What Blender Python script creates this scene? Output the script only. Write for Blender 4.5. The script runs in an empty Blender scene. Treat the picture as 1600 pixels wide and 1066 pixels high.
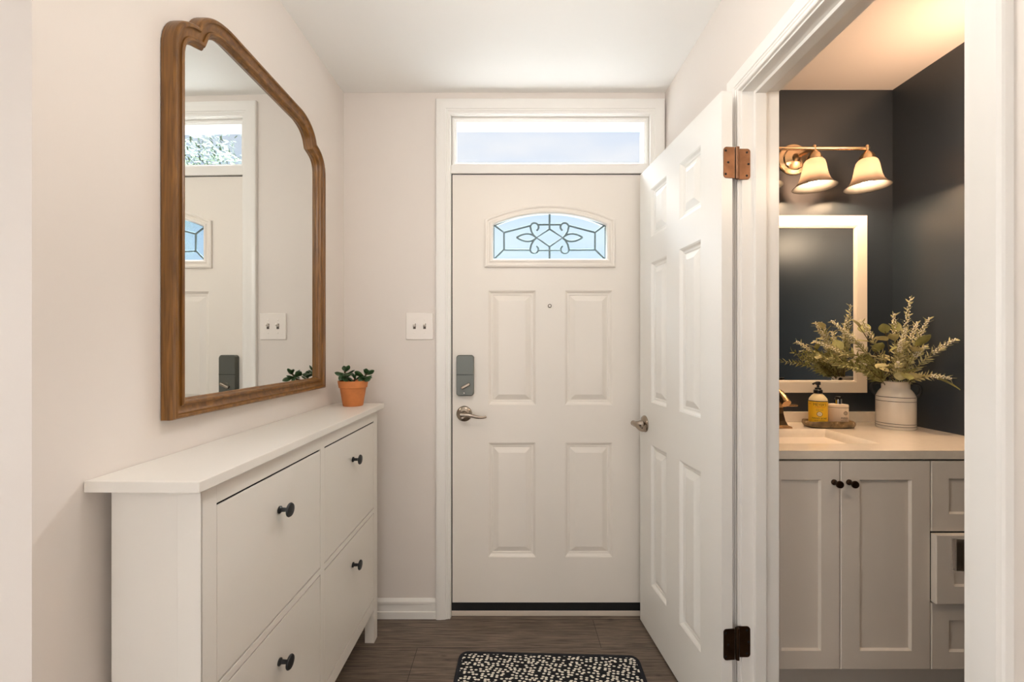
import bpy, math, random
from mathutils import Matrix, Vector, noise
R = math.radians
SC = bpy.context.scene
COL = SC.collection

# ------------------------------------------------------------------ camera
cam_d = bpy.data.cameras.new('camera')
cam = bpy.data.objects.new('camera', cam_d); COL.objects.link(cam)
cam.location = (0, 0, 1.262); cam.rotation_euler = (R(90), 0, 0)
cam_d.sensor_width = 36; cam_d.lens = 36 * 654 / 1600
cam_d.shift_x = 2 / 1600; cam_d.shift_y = 8 / 1600
cam_d.clip_start = 0.02
SC.camera = cam

# ------------------------------------------------------------------ exposure
SC.view_settings.view_transform = 'Standard'
SC.view_settings.look = 'None'
SC.view_settings.exposure = 0.42
SC.view_settings.gamma = 1.0
SC.view_settings.use_curve_mapping = False

# ------------------------------------------------------------------ sky: pale near the horizon, boosted overhead as an added key light through the transom
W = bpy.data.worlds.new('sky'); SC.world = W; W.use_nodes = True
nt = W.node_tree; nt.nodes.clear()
def wn(t, **k):
    n = nt.nodes.new(t)
    for a, b in k.items(): setattr(n, a, b)
    return n
tc = wn('ShaderNodeTexCoord'); sep = wn('ShaderNodeSeparateXYZ')
nt.links.new(tc.outputs['Generated'], sep.inputs[0])
nz = wn('ShaderNodeTexNoise'); nz.inputs['Scale'].default_value = 2.2; nz.inputs['Detail'].default_value = 5
mp = wn('ShaderNodeMapping'); mp.inputs['Scale'].default_value = (1, 1, 3.0)
nt.links.new(tc.outputs['Generated'], mp.inputs[0]); nt.links.new(mp.outputs[0], nz.inputs['Vector'])
cr = wn('ShaderNodeValToRGB')
cr.color_ramp.elements[0].position = .35; cr.color_ramp.elements[0].color = (.63, .76, .96, 1)
cr.color_ramp.elements[1].position = .62; cr.color_ramp.elements[1].color = (.90, .93, .98, 1)
nt.links.new(nz.outputs['Fac'], cr.inputs[0])
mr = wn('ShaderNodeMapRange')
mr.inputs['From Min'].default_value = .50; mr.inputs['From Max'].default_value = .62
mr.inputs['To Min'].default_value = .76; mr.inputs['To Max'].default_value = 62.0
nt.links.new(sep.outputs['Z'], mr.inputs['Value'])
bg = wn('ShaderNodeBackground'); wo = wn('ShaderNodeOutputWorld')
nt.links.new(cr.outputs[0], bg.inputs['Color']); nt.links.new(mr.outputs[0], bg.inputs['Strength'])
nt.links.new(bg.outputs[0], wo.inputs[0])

# ------------------------------------------------------------------ daylight through the transom and door glass, and added fill lights
def area(name, loc, rot, sx, sy, power, col, portal=False):
    d = bpy.data.lights.new(name, 'AREA'); d.shape = 'RECTANGLE'; d.size = sx; d.size_y = sy
    d.energy = power; d.color = col
    o = bpy.data.objects.new(name, d); COL.objects.link(o); o.location = loc; o.rotation_euler = rot
    if portal: d.cycles.is_portal = True
    return o
area('transom_portal', (.18, 2.12, 2.22), (R(-90), 0, 0), .95, .30, 1, (1, 1, 1), True)
area('door_glass_portal', (.18, 2.12, 1.77), (R(-90), 0, 0), .60, .30, 1, (1, 1, 1), True)
area('assumed_side_daylight', (-3.9, -1.35, 1.45), (R(90), 0, R(-90)), 2.2, 1.5, 24, (.93, .98, 1.0))  # added side light for assumed daylight, the wall beside it has no window
area('back_fill', (-.9, -2.95, 1.45), (R(90), 0, 0), 2.8, 1.5, 14, (1.0, .99, .94))  # added frontal fill behind the camera, lifts the front door and low surfaces
def point_fill(name, loc, power, col, r):
    d = bpy.data.lights.new(name, 'POINT'); d.energy = power; d.color = col; d.shadow_soft_size = r
    o = bpy.data.objects.new(name, d); COL.objects.link(o); o.location = loc; return o
point_fill('hall_fill', (.08, .82, 2.02), 8.5, (1.0, .95, .90), .12)  # added fill without a fixture, brightens the hall walls, door and ceiling
point_fill('bathroom_front_fill', (1.30, .55, 2.05), 7.5, (1.0, .76, .54), .09)  # unseen point light added to lift the vanity fronts
point_fill('bathroom_top_fill', (1.60, 1.40, 2.12), 7.5, (1.0, .60, .37), .09)  # unseen point light added to brighten the bathroom ceiling and counter

# ------------------------------------------------------------------ materials
def lin(c): return tuple(((v/255)/12.92 if v/255 <= .04045 else ((v/255+.055)/1.055)**2.4) for v in c)
def mat(name, rgb, rough=.5, metal=0., bump=0., bscale=200., spec=.5, vary=0., vscale=6., coat=0., bdist=.001, stretch=(1, 1, 1)):
    m = bpy.data.materials.new(name); m.use_nodes = True
    t = m.node_tree; b = t.nodes['Principled BSDF']
    c = lin(rgb)
    b.inputs['Base Color'].default_value = (*c, 1); b.inputs['Roughness'].default_value = rough
    b.inputs['Metallic'].default_value = metal; b.inputs['Specular IOR Level'].default_value = spec
    b.inputs['Coat Weight'].default_value = coat
    if bump or vary:
        co = t.nodes.new('ShaderNodeTexCoord'); mm = t.nodes.new('ShaderNodeMapping')
        mm.inputs['Scale'].default_value = stretch; t.links.new(co.outputs['Object'], mm.inputs[0])
    if vary:
        n = t.nodes.new('ShaderNodeTexNoise'); n.inputs['Scale'].default_value = vscale; n.inputs['Detail'].default_value = 4
        t.links.new(mm.outputs[0], n.inputs['Vector'])
        r = t.nodes.new('ShaderNodeValToRGB'); r.color_ramp.elements[0].position = .3; r.color_ramp.elements[1].position = .7
        r.color_ramp.elements[0].color = (*[v*(1-vary) for v in c], 1); r.color_ramp.elements[1].color = (*[min(1, v*(1+vary)) for v in c], 1)
        t.links.new(n.outputs['Fac'], r.inputs[0]); t.links.new(r.outputs[0], b.inputs['Base Color'])
    if bump:
        n = t.nodes.new('ShaderNodeTexNoise'); n.inputs['Scale'].default_value = bscale; n.inputs['Detail'].default_value = 3
        t.links.new(mm.outputs[0], n.inputs['Vector'])
        bb = t.nodes.new('ShaderNodeBump'); bb.inputs['Strength'].default_value = bump; bb.inputs['Distance'].default_value = bdist
        t.links.new(n.outputs['Fac'], bb.inputs['Height']); t.links.new(bb.outputs[0], b.inputs['Normal'])
    return m
M = {}
M['wall'] = mat('beige_wall_paint', (229, 220, 211), .6, bump=.08, bscale=260)
M['ceiling'] = mat('white_ceiling_paint', (246, 244, 239), .85, bump=.06, bscale=300)
M['navy'] = mat('navy_wall_paint', (42, 51, 60), .38, bump=.10, bscale=14, spec=.8, bdist=.004)
M['trim'] = mat('white_trim_gloss_paint', (240, 236, 229), .28, bump=.10, bscale=35, stretch=(1, 1, .15))
M['door'] = mat('off_white_door_paint', (236, 228, 217), .38, bump=.04, bscale=120)
M['door_grain'] = mat('white_grained_door_paint', (240, 237, 230), .30, bump=.28, bscale=90, stretch=(1, 1, .06))
M['cab'] = mat('white_cabinet_lacquer', (232, 226, 216), .32, bump=.02, bscale=60)
M['gap_shade'] = mat('gap_shade_black', (25, 23, 21), .9)  # black standing in for the shade inside cabinet gaps
M['black'] = mat('black_knob', (22, 24, 26), .42)
M['rubber'] = mat('black_rubber', (14, 14, 14), .6)
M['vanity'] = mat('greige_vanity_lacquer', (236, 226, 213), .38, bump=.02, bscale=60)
M['bronze'] = mat('oil_rubbed_bronze', (64, 46, 32), .35, .85, vary=.25, vscale=30)
M['brass'] = mat('aged_brass', (132, 96, 72), .45, .9, vary=.18, vscale=40)
M['nickel'] = mat('satin_nickel', (165, 152, 138), .24, 1.)
M['nickel_dark'] = mat('darkened_nickel', (88, 78, 68), .2, 1.)  # nickel with a darkened base colour in place of dark reflections
M['brushed'] = mat('brushed_nickel_light', (226, 196, 158), .26, 1.)
M['faucet'] = mat('brushed_bronze_faucet', (176, 142, 104), .26, 1.)
M['gunmetal'] = mat('gunmetal_case', (104, 105, 98), .36, .6)
M['plate'] = mat('white_plastic', (241, 233, 224), .35)
M['darkslot'] = mat('dark_slot', (90, 80, 70), .6)
M['terracotta'] = mat('terracotta_clay', (204, 124, 66), .72, vary=.10, vscale=25, bump=.1, bscale=180)
M['soil'] = mat('potting_soil', (52, 38, 28), .95, bump=.8, bscale=120, bdist=.004)
M['jade'] = mat('jade_leaf', (46, 76, 38), .35, vary=.3, vscale=40)
M['stem'] = mat('brown_stem', (88, 74, 48), .7)
M['leaf'] = mat('dusty_green_leaf', (146, 144, 88), .6, vary=.25, vscale=40)
M['leaf2'] = mat('pale_sage_leaf', (196, 188, 140), .6, vary=.22, vscale=40)
M['blossom'] = mat('cream_blossom', (240, 232, 214), .7)
M['ceramic'] = mat('cream_ceramic', (232, 224, 212), .22, coat=.3)
M['counter'] = mat('cream_quartz', (236, 226, 210), .16, vary=.03, vscale=50)
M['counter_edge'] = M['counter']
M['stone'] = mat('brown_stone_tray', (118, 100, 74), .42, vary=.4, vscale=30)
M['yellow'] = mat('yellow_paper_label', (244, 196, 40), .45)
M['soap'] = mat('creamy_soap_plastic', (236, 220, 178), .3)
M['ink'] = mat('black_ink', (28, 26, 22), .6)
M['red'] = mat('red_ink', (186, 50, 36), .6)
M['lotion'] = mat('pale_lotion_plastic', (240, 222, 200), .35)
M['chrome'] = mat('chrome', (225, 225, 225), .08, 1.)
M['pump'] = mat('black_pump_plastic', (18, 17, 16), .3)
M['mframe_white'] = mat('white_mirror_frame', (240, 230, 214), .35)
M['asphalt'] = mat('pale_concrete', (54, 54, 50), .9, vary=.15)
M['treeleaf'] = mat('tree_leaf', (80, 90, 74), 1., vary=.3, vscale=2, spec=0.)
M['bark'] = mat('bark', (96, 80, 64), .9)
M['mirror'] = mat('silvered_mirror', (238, 240, 238), .0, 1.)
M['sill'] = mat('painted_sill', (214, 200, 184), .5)
M['lead'] = mat('grey_lead_came', (104, 120, 122), .4, .5)
M['stripe'] = mat('black_glaze_line', (30, 28, 26), .3)

def wood_mat():
    m = bpy.data.materials.new('walnut_frame_wood'); m.use_nodes = True
    t = m.node_tree; b = t.nodes['Principled BSDF']
    co = t.nodes.new('ShaderNodeTexCoord'); mm = t.nodes.new('ShaderNodeMapping'); mm.inputs['Scale'].default_value = (9, 30, 1.6)
    n = t.nodes.new('ShaderNodeTexNoise'); n.inputs['Scale'].default_value = 6; n.inputs['Detail'].default_value = 6; n.inputs['Distortion'].default_value = .6
    r = t.nodes.new('ShaderNodeValToRGB')
    r.color_ramp.elements[0].position = .3; r.color_ramp.elements[0].color = (*lin((92, 58, 20)), 1)
    r.color_ramp.elements[1].position = .72; r.color_ramp.elements[1].color = (*lin((140, 95, 40)), 1)
    t.links.new(co.outputs['Object'], mm.inputs[0]); t.links.new(mm.outputs[0], n.inputs['Vector'])
    t.links.new(n.outputs['Fac'], r.inputs[0]); t.links.new(r.outputs[0], b.inputs['Base Color'])
    b.inputs['Roughness'].default_value = .34
    return m
M['wood'] = wood_mat()

def floor_mat():
    m = bpy.data.materials.new('dark_wood_planks'); m.use_nodes = True
    t = m.node_tree; b = t.nodes['Principled BSDF']; N = t.nodes.new; L = t.links.new
    co = N('ShaderNodeTexCoord'); mp = N('ShaderNodeMapping'); mp.inputs['Location'].default_value = (.39, .05, 0)
    L(co.outputs['Object'], mp.inputs[0])
    br = N('ShaderNodeTexBrick'); br.offset = .37; br.inputs['Scale'].default_value = 1
    br.inputs['Brick Width'].default_value = 1.22; br.inputs['Row Height'].default_value = .18
    br.inputs['Mortar Size'].default_value = .0012; br.inputs['Bias'].default_value = 0
    br.inputs['Color1'].default_value = (*lin((122, 108, 96)), 1); br.inputs['Color2'].default_value = (*lin((104, 91, 80)), 1)
    br.inputs['Mortar'].default_value = (*lin((44, 36, 30)), 1)
    L(mp.outputs[0], br.inputs['Vector'])
    m2 = N('ShaderNodeMapping'); m2.inputs['Scale'].default_value = (2.2, 46, 1); L(co.outputs['Object'], m2.inputs[0])
    n = N('ShaderNodeTexNoise'); n.inputs['Scale'].default_value = 3; n.inputs['Detail'].default_value = 8; n.inputs['Roughness'].default_value = .65; n.inputs['Distortion'].default_value = .4
    L(m2.outputs[0], n.inputs['Vector'])
    r = N('ShaderNodeValToRGB'); r.color_ramp.elements[0].position = .33; r.color_ramp.elements[0].color = (.34, .32, .30, 1)
    r.color_ramp.elements[1].position = .66; r.color_ramp.elements[1].color = (1.5, 1.46, 1.40, 1)
    L(n.outputs['Fac'], r.inputs[0])
    mx = N('ShaderNodeMix'); mx.data_type = 'RGBA'; mx.blend_type = 'MULTIPLY'; mx.inputs['Factor'].default_value = 1
    L(br.outputs['Color'], mx.inputs['A']); L(r.outputs[0], mx.inputs['B'])
    # knots
    v = N('ShaderNodeTexVoronoi'); v.inputs['Scale'].default_value = 4.6
    m3 = N('ShaderNodeMapping'); m3.inputs['Scale'].default_value = (1, 2.2, 1); L(co.outputs['Object'], m3.inputs[0]); L(m3.outputs[0], v.inputs['Vector'])
    k = N('ShaderNodeValToRGB'); k.color_ramp.elements[0].position = .02; k.color_ramp.elements[0].color = (.25, .22, .2, 1)
    k.color_ramp.elements[1].position = .09; k.color_ramp.elements[1].color = (1, 1, 1, 1)
    L(v.outputs['Distance'], k.inputs[0])
    mk = N('ShaderNodeMix'); mk.data_type = 'RGBA'; mk.blend_type = 'MULTIPLY'; mk.inputs['Factor'].default_value = .9
    L(mx.outputs['Result'], mk.inputs['A']); L(k.outputs[0], mk.inputs['B']); L(mk.outputs['Result'], b.inputs['Base Color'])
    b.inputs['Roughness'].default_value = .42
    bp = N('ShaderNodeBump'); bp.inputs['Strength'].default_value = .25; bp.inputs['Distance'].default_value = .001
    L(n.outputs['Fac'], bp.inputs['Height']); L(bp.outputs[0], b.inputs['Normal'])
    return m
M['floor'] = floor_mat()

def rug_mat():
    m = bpy.data.materials.new('braided_black_and_cream'); m.use_nodes = True
    t = m.node_tree; b = t.nodes['Principled BSDF']; N = t.nodes.new; L = t.links.new
    co = N('ShaderNodeTexCoord'); mp = N('ShaderNodeMapping'); mp.inputs['Scale'].default_value = (54, 86, 1); mp.inputs['Rotation'].default_value = (0, 0, R(12))
    L(co.outputs['Object'], mp.inputs[0])
    v = N('ShaderNodeTexVoronoi'); v.voronoi_dimensions = '2D'; v.inputs['Scale'].default_value = 1; v.inputs['Randomness'].default_value = .62
    L(mp.outputs[0], v.inputs['Vector'])
    lt = N('ShaderNodeMapRange'); lt.inputs['From Min'].default_value = .37; lt.inputs['From Max'].default_value = .27; L(v.outputs['Distance'], lt.inputs['Value'])
    sp = N('ShaderNodeSeparateColor'); L(v.outputs['Color'], sp.inputs[0])
    gt = N('ShaderNodeMath'); gt.operation = 'GREATER_THAN'; gt.inputs[1].default_value = .14; L(sp.outputs[0], gt.inputs[0])
    mu = N('ShaderNodeMath'); mu.operation = 'MULTIPLY'; L(lt.outputs[0], mu.inputs[0]); L(gt.outputs[0], mu.inputs[1])
    mx = N('ShaderNodeMix'); mx.data_type = 'RGBA'
    mx.inputs['A'].default_value = (*lin((15, 16, 21)), 1); mx.inputs['B'].default_value = (*lin((248, 242, 228)), 1)
    L(mu.outputs[0], mx.inputs['Factor']); L(mx.outputs['Result'], b.inputs['Base Color'])
    b.inputs['Roughness'].default_value = .9
    bp = N('ShaderNodeBump'); bp.inputs['Strength'].default_value = .8; bp.inputs['Distance'].default_value = .004; bp.invert = True
    L(v.outputs['Distance'], bp.inputs['Height']); L(bp.outputs[0], b.inputs['Normal'])
    return m
M['rug'] = rug_mat()
M['navy_cloth'] = mat('navy_cloth_binding', (26, 28, 36), .9, bump=.5, bscale=500)

def glass_mat(name, rough=0., tint=(1, 1, 1), bump=0., bscale=200):
    """thin window glass: mostly transparent with a fresnel reflection"""
    m = bpy.data.materials.new(name); m.use_nodes = True
    t = m.node_tree; t.nodes.clear(); N = t.nodes.new; L = t.links.new
    o = N('ShaderNodeOutputMaterial'); mix = N('ShaderNodeMixShader'); fr = N('ShaderNodeFresnel'); ge = N('ShaderNodeNewGeometry'); ir = N('ShaderNodeMapRange'); ir.inputs['To Min'].default_value = 1.45; ir.inputs['To Max'].default_value = 1/1.45
    L(ge.outputs['Backfacing'], ir.inputs['Value']); L(ir.outputs[0], fr.inputs[0])
    tr = N('ShaderNodeBsdfTransparent'); tr.inputs[0].default_value = (*tint, 1)
    gl = N('ShaderNodeBsdfGlossy'); gl.inputs['Roughness'].default_value = max(rough, .02)
    L(fr.outputs[0], mix.inputs[0]); L(tr.outputs[0], mix.inputs[1]); L(gl.outputs[0], mix.inputs[2]); L(mix.outputs[0], o.inputs[0])
    return m
M['glass'] = glass_mat('clear_window_glass')
def obscure_mat():
    m = bpy.data.materials.new('pebbled_obscure_glass'); m.use_nodes = True
    t = m.node_tree; t.nodes.clear(); N = t.nodes.new; L = t.links.new
    o = N('ShaderNodeOutputMaterial'); g = N('ShaderNodeBsdfRefraction'); g.inputs['Roughness'].default_value = .07; g.inputs['IOR'].default_value = 1.06
    g.inputs['Color'].default_value = (.90, .97, 1.0, 1)
    co = N('ShaderNodeTexCoord'); v = N('ShaderNodeTexVoronoi'); v.inputs['Scale'].default_value = 260; L(co.outputs['Object'], v.inputs['Vector'])
    bp = N('ShaderNodeBump'); bp.inputs['Strength'].default_value = .5; bp.inputs['Distance'].default_value = .001
    L(v.outputs['Distance'], bp.inputs['Height']); L(bp.outputs[0], g.inputs['Normal'])
    tl = N('ShaderNodeBsdfTranslucent'); tl.inputs[0].default_value = (.88, .96, 1, 1)
    mx = N('ShaderNodeMixShader'); mx.inputs[0].default_value = .004
    L(g.outputs[0], mx.inputs[1]); L(tl.outputs[0], mx.inputs[2]); L(mx.outputs[0], o.inputs[0])
    return m
M['obscure'] = obscure_mat()
def shade_mat():
    m = bpy.data.materials.new('frosted_alabaster_glass'); m.use_nodes = True
    t = m.node_tree; t.nodes.clear(); N = t.nodes.new; L = t.links.new
    o = N('ShaderNodeOutputMaterial'); a = N('ShaderNodeBsdfTranslucent'); d = N('ShaderNodeBsdfPrincipled'); tr = N('ShaderNodeBsdfTransparent')
    a.inputs[0].default_value = (.22, .18, .15, 1); d.inputs['Base Color'].default_value = (.30, .27, .24, 1); d.inputs['Roughness'].default_value = .25
    tr.inputs[0].default_value = (.06, .055, .05, 1)
    m1 = N('ShaderNodeMixShader'); m1.inputs[0].default_value = .35; m2 = N('ShaderNodeMixShader'); m2.inputs[0].default_value = .10
    L(a.outputs[0], m1.inputs[1]); L(d.outputs[0], m1.inputs[2]); L(m1.outputs[0], m2.inputs[1]); L(tr.outputs[0], m2.inputs[2]); L(m2.outputs[0], o.inputs[0])
    return m
M['shade'] = shade_mat()
def emit_mat(name, col, s):
    m = bpy.data.materials.new(name); m.use_nodes = True
    t = m.node_tree; t.nodes.clear(); o = t.nodes.new('ShaderNodeOutputMaterial'); e = t.nodes.new('ShaderNodeEmission')
    e.inputs[0].default_value = (*col, 1); e.inputs[1].default_value = s; t.links.new(e.outputs[0], o.inputs[0]); return m
M['bulb'] = emit_mat('glowing_bulb', (1.0, .70, .44), 175)

# ------------------------------------------------------------------ mesh helpers
class MB:
    def __init__(s): s.v = []; s.f = []
    def add(s, vs, fs, T=None):
        n = len(s.v)
        s.v += [tuple(T @ Vector(p)) if T is not None else tuple(p) for p in vs]
        s.f += [tuple(i + n for i in f) for f in fs]
        return s
    def box(s, x0, x1, y0, y1, z0, z1, T=None):
        vs = [(x0, y0, z0), (x1, y0, z0), (x1, y1, z0), (x0, y1, z0), (x0, y0, z1), (x1, y0, z1), (x1, y1, z1), (x0, y1, z1)]
        return s.add(vs, [(0, 3, 2, 1), (4, 5, 6, 7), (0, 1, 5, 4), (1, 2, 6, 5), (2, 3, 7, 6), (3, 0, 4, 7)], T)
    def lathe(s, prof, n=32, T=None, sx=1., sy=1.):
        vs = []; fs = []
        for r, z in prof:
            for k in range(n):
                a = 2*math.pi*k/n; vs.append((r*math.cos(a)*sx, r*math.sin(a)*sy, z))
        for i in range(len(prof)-1):
            for k in range(n):
                fs.append((i*n+k, i*n+(k+1) % n, (i+1)*n+(k+1) % n, (i+1)*n+k))
        if prof[0][0] > 1e-6: fs.append(tuple(range(n))[::-1])
        if prof[-1][0] > 1e-6: fs.append(tuple((len(prof)-1)*n+k for k in range(n)))
        return s.add(vs, fs, T)
    def tube(s, pts, rad, n=10, T=None, flat=1.):
        P = [Vector(p) for p in pts]; rads = rad if isinstance(rad, (list, tuple)) else [rad]*len(P)
        vs = []; fs = []; up = None
        for i, p in enumerate(P):
            t = (P[min(i+1, len(P)-1)] - P[max(i-1, 0)]).normalized()
            if up is None:
                up = Vector((0, 0, 1)) if abs(t.z) < .9 else Vector((1, 0, 0))
            b = t.cross(up)
            if b.length < 1e-6: b = t.cross(Vector((1, .3, 0)))
            b.normalize(); u = b.cross(t).normalized(); up = u
            for k in range(n):
                a = 2*math.pi*k/n; vs.append(p + (b*math.cos(a)*flat + u*math.sin(a))*rads[i])
        for i in range(len(P)-1):
            for k in range(n): fs.append((i*n+k, i*n+(k+1) % n, (i+1)*n+(k+1) % n, (i+1)*n+k))
        fs.append(tuple(range(n))[::-1]); fs.append(tuple((len(P)-1)*n+k for k in range(n)))
        return s.add(vs, fs, T)
    def sweep(s, path, prof, closed=True, T=None):
        """path: (x,z) points, prof: (offset to the left of travel, height towards -y)"""
        P = [Vector(p) for p in path]; n = len(P); m = len(prof); vs = []; fs = []
        for i in range(n):
            a = P[i]-P[i-1] if (closed or i > 0) else P[1]-P[0]
            b = P[(i+1) % n]-P[i] if (closed or i < n-1) else P[n-1]-P[n-2]
            a = a.normalized(); b = b.normalized()
            na = Vector((-a.y, a.x)); nb = Vector((-b.y, b.x)); d = max(.25, 1+na.dot(nb)); mi = (na+nb)/d
            for o, h in prof:
                q = P[i]+mi*o; vs.append((q.x, -h, q.y))
        for i in range(n if closed else n-1):
            j = (i+1) % n
            for k in range(m-1): fs.append((i*m+k, j*m+k, j*m+k+1, i*m+k+1))
        if not closed:
            fs.append(tuple(range(m))); fs.append(tuple((n-1)*m+k for k in range(m))[::-1])
        return s.add(vs, fs, T)
    def prism(s, poly, z0, z1, T=None):
        n = len(poly); vs = [(x, y, z0) for x, y in poly]+[(x, y, z1) for x, y in poly]
        fs = [tuple(range(n))[::-1], tuple(range(n, 2*n))]+[(i, (i+1) % n, (i+1) % n+n, i+n) for i in range(n)]
        return s.add(vs, fs, T)
    def build(s, name, m, parent=None, bevel=0., smooth=False, seg=2):
        me = bpy.data.meshes.new(name); me.from_pydata(s.v, [], s.f); me.validate(); me.update()
        import bmesh
        bm = bmesh.new(); bm.from_mesh(me); bmesh.ops.recalc_face_normals(bm, faces=bm.faces); bm.to_mesh(me); bm.free()
        o = bpy.data.objects.new(name, me); COL.objects.link(o); me.materials.append(M[m] if isinstance(m, str) else m)
        if parent: o.parent = parent
        if bevel:
            b = o.modifiers.new('bevel', 'BEVEL'); b.width = bevel; b.segments = seg; b.limit_method = 'ANGLE'; b.angle_limit = R(35)
        if smooth:
            for p in me.polygons: p.use_smooth = True
            try: me.set_sharp_from_angle(angle=R(smooth if smooth is not True else 40))
            except Exception: pass
        return o
def empty(name, loc, rz=0., kind=None, label=None, cat=None, group=None):
    o = bpy.data.objects.new(name, None); COL.objects.link(o); o.location = loc; o.rotation_euler = (0, 0, rz); o.empty_display_size = .05
    return tag(o, kind, label, cat, group)
def tag(o, kind=None, label=None, cat=None, group=None):
    for k, v in (('kind', kind), ('label', label), ('category', cat), ('group', group)):
        if v: o[k] = v
    return o
def struct(o, label=None):
    o['kind'] = 'structure'
    if label: o['label'] = label
    return o
def TR(x, y, z, rx=0, ry=0, rz=0):
    return Matrix.Translation((x, y, z)) @ Matrix.Rotation(rz, 4, 'Z') @ Matrix.Rotation(ry, 4, 'Y') @ Matrix.Rotation(rx, 4, 'X')
FRONT = Matrix.Rotation(R(90), 4, 'X')        # turns a lathe axis (+z) to face -y
def arc(cx, cz, r, a0, a1, n): return [(cx+r*math.cos(R(a0+(a1-a0)*i/n)), cz+r*math.sin(R(a0+(a1-a0)*i/n))) for i in range(n+1)]
def rrect(x0, x1, z0, z1, r, n=5):
    return arc(x1-r, z0+r, r, -90, 0, n)+arc(x1-r, z1-r, r, 0, 90, n)+arc(x0+r, z1-r, r, 90, 180, n)+arc(x0+r, z0+r, r, 180, 270, n)

# ------------------------------------------------------------------ the room
YF, XR, HC = 1.946, .718, 2.441            # front wall, right wall, ceiling height
LA = R(1.0)                                # the left wall runs one degree off square
LC = (-.777, 1.946)                        # its far corner
def left_wall(t, n=0.):                    # t metres from the front wall, n metres off the left wall
    return (LC[0]-t*math.sin(LA)+n*math.cos(LA), LC[1]-t*math.cos(LA)-n*math.sin(LA))

struct(MB().box(-4, 2, -3.1, 2.1, -.06, 0).build('floor', 'floor'))
struct(MB().box(-4, 2, -3.1, 2.1, HC, HC+.08).build('ceiling', 'ceiling'))
x1, y1 = left_wall(1.248)
struct(MB().prism([LC, (x1, y1), (-2.6, y1), (-2.6, 2.096), (LC[0], 2.096)], 0, HC).build('wall_left', 'wall'))
w = MB(); w.box(-.777, -.29, YF, 2.096, 0, HC); w.box(.66, .80, YF, 2.096, 0, HC); w.box(-.29, .66, YF, 2.096, 2.352, HC)
struct(w.build('wall_front', 'wall'))
w = MB(); w.box(XR, .821, -3.0, .64, 0, HC); w.box(XR, .821, 1.32, YF, 0, HC); w.box(XR, .821, .64, 1.32, 2.073, HC)
struct(w.build('wall_right', 'wall'))
w = MB(); w.box(.821, .833, .2, .64, 0, HC); w.box(.821, .833, 1.32, 1.926, 0, HC); w.box(.821, .833, .64, 1.32, 2.073, HC)
struct(w.build('wall_bathroom_left', 'navy'))
struct(MB().box(.821, 1.86, 1.926, 2.06, 0, HC).build('wall_bathroom_back', 'navy'))
struct(MB().box(1.757, 1.86, .1, 1.926, 0, HC).build('wall_bathroom_right', 'navy'))
struct(MB().box(.833, 1.757, .1, .2, 0, HC).build('wall_bathroom_front', 'navy'))
w = MB(); w.box(-4, -2.4, -3.1, -3.0, 0, HC); w.box(.6, .821, -3.1, -3.0, 0, HC); w.box(-2.4, .6, -3.1, -3.0, 0, .8); w.box(-2.4, .6, -3.1, -3.0, 2.3, HC)  # unseen back wall, its window-like opening is assumed and added for light
struct(w.build('wall_back', 'wall'))
w = MB(); w.box(-4.1, -4, -3.1, .7, 0, HC); w.box(-4.1, -2.6, .698, .8, 0, HC)
struct(w.build('wall_living_room', 'wall'))
struct(MB().box(-30, 40, 2.1, 60, -.30, -.12).build('ground', 'asphalt'))

BB = [(0, 0), (0, .013), (.032, .013), (.034, .008), (.064, .008), (.067, .011), (.072, .0125), (.080, .012), (.088, .006), (.091, .003), (.091, 0)]
def baseboard(name, x0, x1, loc, rz):
    m = MB(); m.sweep([(x0, 0), (x1, 0)], BB, closed=False)
    o = m.build(name, 'trim', smooth=25); o.location = loc; o.rotation_euler.z = rz; return struct(o)
baseboard('baseboard_front', -.777, -.346, (0, YF, 0), 0)
baseboard('baseboard_left', 0, 1.246, (*left_wall(1.247), 0), R(90)-LA)

# ---- front door frame: jambs, casing, sill
CAS = [(0, 0), (0, .008), (.003, .0105), (.012, .0105), (.014, .0125), (.020, .013), (.022, .0155), (.034, .0165), (.044, .018), (.060, .018), (.066, .0155), (.068, .012), (.068, 0)]
fr = empty('trim_1', (0, YF, 0), kind='structure')
m = MB(); m.sweep([(-.279, 0), (-.279, 2.338), (.645, 2.338), (.645, 0)], CAS, closed=False)
co = m.build('door_casing', 'trim', fr, smooth=25)
m = MB()
m.box(-.291, -.2770, 0, .150, 0, 2.352); m.box(.6475, .661, 0, .150, 0, 2.352); m.box(-.2770, .6475, 0, .150, 2.335, 2.353)
m.box(-.2770, .6475, 0, .10, 2.0665, 2.105)
m.box(-.2770, -.262, .052, .10, 0, 2.0665); m.box(.634, .6475, .052, .10, 0, 2.0665); m.box(-.262, .634, .052, .10, 2.054, 2.0665)
m.build('door_jamb', 'trim', fr, bevel=.0015)
m = MB(); m.box(-.2770, .6475, .007, .150, 0.001, .026); m.build('sill', 'sill', fr, bevel=.003)
m = MB(); m.box(-.2770, .6475, .009, .05, .026, .064); m.build('weather_strip', 'rubber', fr)
m = MB(); m.box(-.2770, -.2725, .0105, .05, .064, 2.0665); m.box(.6445, .6475, .012, .05, .064, 2.0665); m.box(-.2770, .6475, .012, .05, 2.0625, 2.0665); m.build('weather_seal', 'rubber', fr)

# ---- transom window
wd = empty('window_1', (.186, YF, 2.105), kind='structure')
hw = .4615
m = MB(); m.sweep([(-hw, 0), (hw, 0), (hw, .230), (-hw, .230)], [(0, -.024), (0, -.016), (.004, -.012), (.012, -.012), (.016, -.018), (.020, -.020), (.020, -.046), (0, -.046)], T=None)
m.build('window_frame', 'trim', wd, smooth=25)
MB().box(-hw+.012, hw-.012, .030, .034, .012, .218).build('pane', 'glass', wd)

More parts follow.
